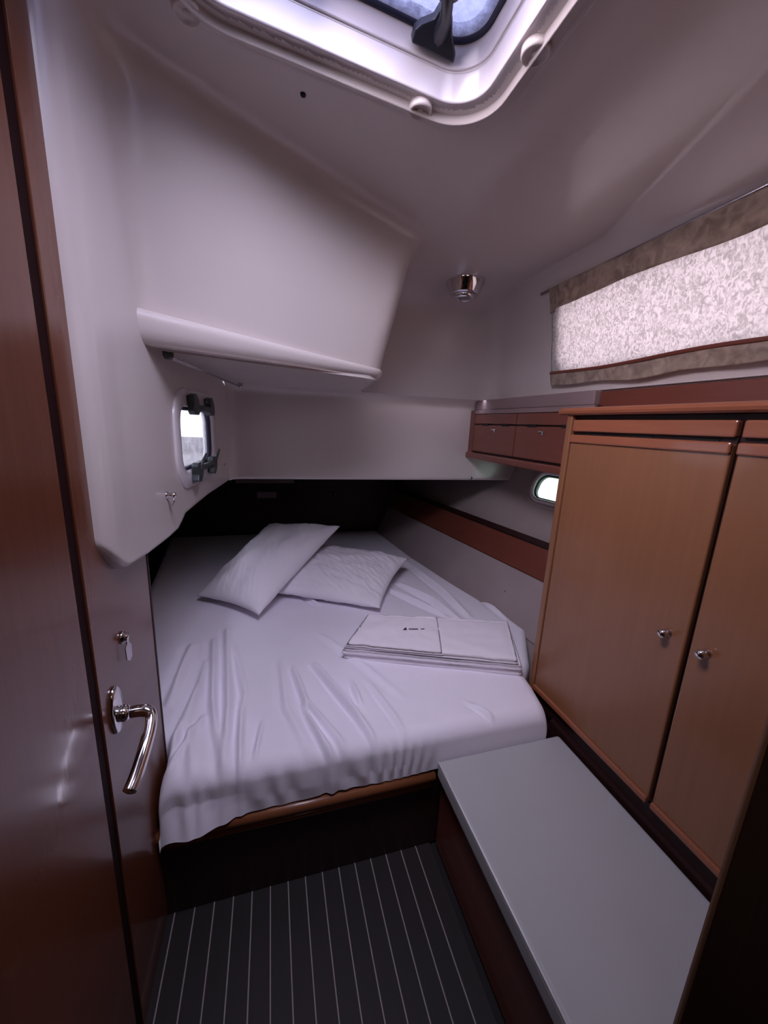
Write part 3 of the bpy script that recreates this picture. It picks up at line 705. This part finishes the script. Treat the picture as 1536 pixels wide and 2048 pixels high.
def mattress():
    NUx, r = 330, .045
    # path s: up the front face, round the edge, then back along the top
    front = [(0.900, z) for z in np.linspace(.313, .45 - r, 26)]
    arc = [(.900 + r - r * math.cos(a), .45 - r + r * math.sin(a)) for a in np.linspace(0, math.pi / 2, 12)[1:]]
    ysb = list(np.arange(.952, 1.9, .0065)) + list(np.linspace(1.9, 3.12, 110))
    top = [(y, .45) for y in ysb]
    path = np.array(front + arc + top); NP_ = len(path)
    u = np.linspace(0, 1, NUx); V = np.zeros((NP_, NUx, 3))
    Yb = np.repeat(path[:, 0:1], NUx, 1); Z = np.repeat(path[:, 1:2], NUx, 1)
    X = xl_mat(Yb) + (xr_mat(Yb) - xl_mat(Yb)) * u[None, :]
    rnd = np.array([[noise.noise(Vector((x * 3.1, y * 2.3, .3))) for x in X[i]] for i, y in enumerate(path[:, 0])])
    # keep top folds measured on the flat top, fading where the sheet turns over the edge
    topw = np.clip((Z - .33) / .12, 0, 1)
    H = folds(X, Yb)
    H = H * 2.5
    Z2 = Z + H * topw + rnd * .004 * topw
    # gathers on the front face
    fw = np.clip((.445 - Z) / .09, 0, 1); ft = np.clip((Z - .30) / .05, 0.15, 1)
    
    g = .006 * np.sin(X * 150 + 5 * np.sin(X * 17) + (Z - .3) * 26 * np.sin(X * 9)) * np.exp(-((X - .30) / .13) ** 2) + .005 * np.sin(X * 62 + 2.5 * np.sin(X * 23) + (Z - .3) * 12) * np.exp(-((X + .02) / .2) ** 2) \
        + .004 * np.sin(X * 95 + 3 * np.sin(X * 31)) * np.exp(-((X + .22) / .08) ** 2)
    Y2 = Yb - g * fw * ft - .010 * fw * (1 - .5 * fw) - H * (1 - topw) * .5
    # the left corner of the sheet hangs lower, over the rail
    hem = np.exp(-((X + .22) / .10) ** 2); low = np.clip((.373 - Z) / .06, 0, 1)
    Z2 -= low * hem * .016 + low * .0025 * np.sin(X * 21 + 1); Y2 -= low * hem * .030
    # the sheet dips beside the pillows' end of the bed and rolls down at both sides
    W_ = xr_mat(Yb) - xl_mat(Yb); dr_ = (1 - u)[None, :] * W_; dl_ = u[None, :] * W_; rr0 = .04
    for dd in (dr_, dl_):
        q = np.clip(1 - dd / rr0, 0, 1); Z2 -= rr0 * (1 - np.sqrt(1 - q * q * .995))
    V = np.stack([X, Y2, Z2], -1)
    # skirts down at the sides
    Rg = V[:, -1:, :].copy(); Rg[..., 2] = np.minimum(Rg[..., 2], .30); Lf = V[:, :1, :].copy(); Lf[..., 2] = .30
    V = np.concatenate([Lf, V, Rg], 1); nU = NUx + 2
    v = V.reshape(-1, 3); f = [(i * nU + j, i * nU + j + 1, (i + 1) * nU + j + 1, (i + 1) * nU + j) for i in range(NP_ - 1) for j in range(nU - 1)]
    me = mesh('mat', v, f); return me
mt_ = thing('mattress', 'wide mattress filling the berth under a wrinkled white fitted sheet', 'mattress', (.2, 1.9, .285))
rel(link('fitted_sheet', mattress(), M_SHEET, mt_))
obox('foam_core', (-.25, .83, .96, 3.0, .287, .40), M_CUSH, mt_, .01)

# ------------------------------------------------------------------ pillows
def pillow(name, c, T, seed, label, wr_=.004, sag=0.0):
    """c: four corners in order (near right, far right, far left, near left)"""
    c = [Vector(p) for p in c]; nrm = ((c[2] - c[0]).cross(c[3] - c[1])).normalized()
    if nrm.z < 0: nrm = -nrm
    N = 70; v = []; f = []
    for side in (1, -1):
        for i in range(N + 1):
            for j in range(N + 1):
                a, b = i / N, j / N
                # edges bow inwards between the pointed corners
                ea, eb = 2 * a - 1, 2 * b - 1
                a2 = .5 + .5 * ea * (1 - .055 * (1 - eb * eb)); b2 = .5 + .5 * eb * (1 - .075 * (1 - ea * ea))
                p = (c[0] * (1 - a2) + c[1] * a2) * (1 - b2) + (c[3] * (1 - a2) + c[2] * a2) * b2
                t = (max(0, 1 - abs(ea) ** 2.6) * max(0, 1 - abs(eb) ** 2.6)) ** .55
                h = T * .5 * t * side * (1 if side > 0 else .75)
                e = min(1, t * 2)
                q = Vector((a * 5, b * 5, seed))
                w1 = noise.noise(q) * .016 * e + wr_ * e * (noise.noise(Vector((a * 9 + b * 7, (b - a) * 28, seed + 5))))
                # radiating creases at the corners
                w1 += .004 * math.sin((math.atan2(eb, ea)) * 22) * max(0, (abs(ea) + abs(eb)) - 1.1) * min(1, t * 6)
                v.append(p + nrm * (h + w1 * side * .8 - sag * (1 - ea * ea) * 0))
    n = N + 1
    for s in range(2):
        o_ = s * n * n
        for i in range(N):
            for j in range(N):
                q = (o_ + i * n + j, o_ + (i + 1) * n + j, o_ + (i + 1) * n + j + 1, o_ + i * n + j + 1)
                f.append(q if s == 0 else q[::-1])
    me = mesh('p', v, f); bm = bmesh.new(); bm.from_mesh(me); bmesh.ops.remove_doubles(bm, verts=bm.verts[:], dist=.0006); me = bm_mesh(bm)
    o = link(name, me, M_PILLOW); tag(o, label, 'pillow', 'pillows on the berth'); return o
pillow('pillow', [(.490, 1.640, .484), (.790, 2.085, .565), (.20, 2.46, .575), (-.10, 1.950, .49)], .15, 3.3, 'crumpled white pillow lying flat underneath, its right corner pointing to the hull', .010)
pillow('pillow', [(-.068, 1.665, .492), (.395, 2.235, .742), (-.02, 2.36, .735), (-.365, 1.93, .49)], .18, 8.1, 'smooth white pillow lying on top, propped diagonally on the other pillow', .003)

# ------------------------------------------------------------------ folded linen
ln = thing('folded_linen', 'stack of folded white bed linen printed with a tiny dark mark', 'linen', (.63, 1.28, .452))
def layer(cs, z0, th, seed, bev=.006):
    """cs: four plan corners; a rounded sheet layer with soft edges"""
    N, Mx = 46, 18; c = [Vector((x, y, 0)) for x, y in cs]; v = []; f = []
    prof = [(-.0, 0), (-.004, .25), (-.005, .5), (-.004, .75), (0, 1)]
    for i in range(N + 1):
        for j in range(Mx + 1):
            a, b = i / N, j / Mx
            p = (c[0] * (1 - a) + c[1] * a) * (1 - b) + (c[3] * (1 - a) + c[2] * a) * b
            e = min(min(a, 1 - a) * 20, min(b, 1 - b) * 8, 1)
            wz = .0042 * noise.noise(Vector((p.x * 16, p.y * 16, seed))) + .0028 * noise.noise(Vector((p.x * 45, p.y * 60, seed + 3)))
            v.append((p.x, p.y, z0 + th * (1 - .25 * (1 - e) ** 2) + wz))
    n = Mx + 1
    for i in range(N):
        for j in range(Mx): f.append((i * n + j, (i + 1) * n + j, (i + 1) * n + j + 1, i * n + j + 1))
    bd = [i * n for i in range(N + 1)] + [N * n + j for j in range(1, n)] + [i * n + Mx for i in range(N - 1, -1, -1)] + [j for j in range(Mx - 1, 0, -1)]
    cen = sum(c, Vector()) / 4; prev = bd
    for q, (ou) in enumerate((.004, .004, 0)):
        cur = []
        for k in bd:
            p = Vector(v[k]); dv = (Vector((p.x, p.y, 0)) - cen).normalized(); zf = (.66, .30, 0)[q]
            cur.append(len(v)); v.append((p.x + dv.x * ou, p.y + dv.y * ou, z0 + (p.z - z0) * zf))
        for k in range(len(bd)): k2 = (k + 1) % len(bd); f.append((prev[k], prev[k2], cur[k2], cur[k]))
        prev = cur
    return mesh('layer', v, f)
L0 = [(.262, 1.325), (.885, 1.078), (1.022, 1.37), (.392, 1.552)]
L1 = [(.250, 1.318), (.880, 1.070), (1.018, 1.362), (.395, 1.546)]
L2 = [(.262, 1.322), (.868, 1.082), (1.008, 1.362), (.402, 1.540)]
L3 = [(.266, 1.316), (.604, 1.180), (.700, 1.448), (.406, 1.534)]
rel(link('linen_layer', layer(L0, .4515, .026, 1), M_LINEN, ln)); rel(link('linen_layer', layer(L1, .478, .020, 2), M_LINEN, ln))
rel(link('linen_layer', layer(L2, .4985, .014, 4), M_LINEN, ln)); rel(link('linen_flap', layer(L3, .5120, .006, 6), M_LINEN, ln))
def mark():
    e1 = Vector((.081, -.017, 0)).normalized(); e2 = Vector((.017, .081, 0)).normalized(); g = Vector((.515, 1.372, .5195))
    polys = [[(0, 0), (.017, 0), (.014, .017)]]
    x = .026
    for k in range(7):
        polys += [[(x, .001), (x + .0045, .001), (x + .0045, .008), (x, .008)]]; x += .006
    polys += [[(.078, .003), (.096, .003), (.096, .008), (.080, .006)]]
    return join([prism(p, e1 * .95, e2 * 1.1, (0, 0, 1), .0012, g) for p in polys])
rel(link('printed_mark', mark(), M_INK, ln, smooth=False))

# ------------------------------------------------------------------ bench
bn = thing('bench_seat', 'low bench with long pale vinyl cushion between floor and wardrobe', 'bench', (.7, .6, 0))
obox('bench_base', (.500, .95, .272, .905, .001, .288), M_CAB, bn, .003)
obox('bench_rail', (.488, .502, .272, .900, .262, .292), M_RAIL, bn, .004)
cu_ = box(.474, .922, .274, .893, .292, .350, .012, 4)
cb = rel(link('bench_cushion', cu_, M_CUSH, bn))
cu_.polygons.foreach_set('use_smooth', [True] * len(cu_.polygons))
md = cb.modifiers.new('wn', 'WEIGHTED_NORMAL')
link('piping', tube([(.4765, .28, .3465), (.4765, .888, .3465)], .0028, 10), M_PIPE, cb)
obox('wardrobe_foot', (.930, .96, .272, .95, .288, .356), M_DARKW, bn, 0)
# near bulkhead at the right, a wooden door frame
struct('wall_front', join([box(.602, 1.35, .258, .268, 0, 2.0, .004)]), wood('brown_frame_wood', (0.10, 0.045, 0.02), (0.14, 0.062, 0.028), 0.5, 0.0), False, 'brown wooden door frame panel at the lower right edge', 'wall')
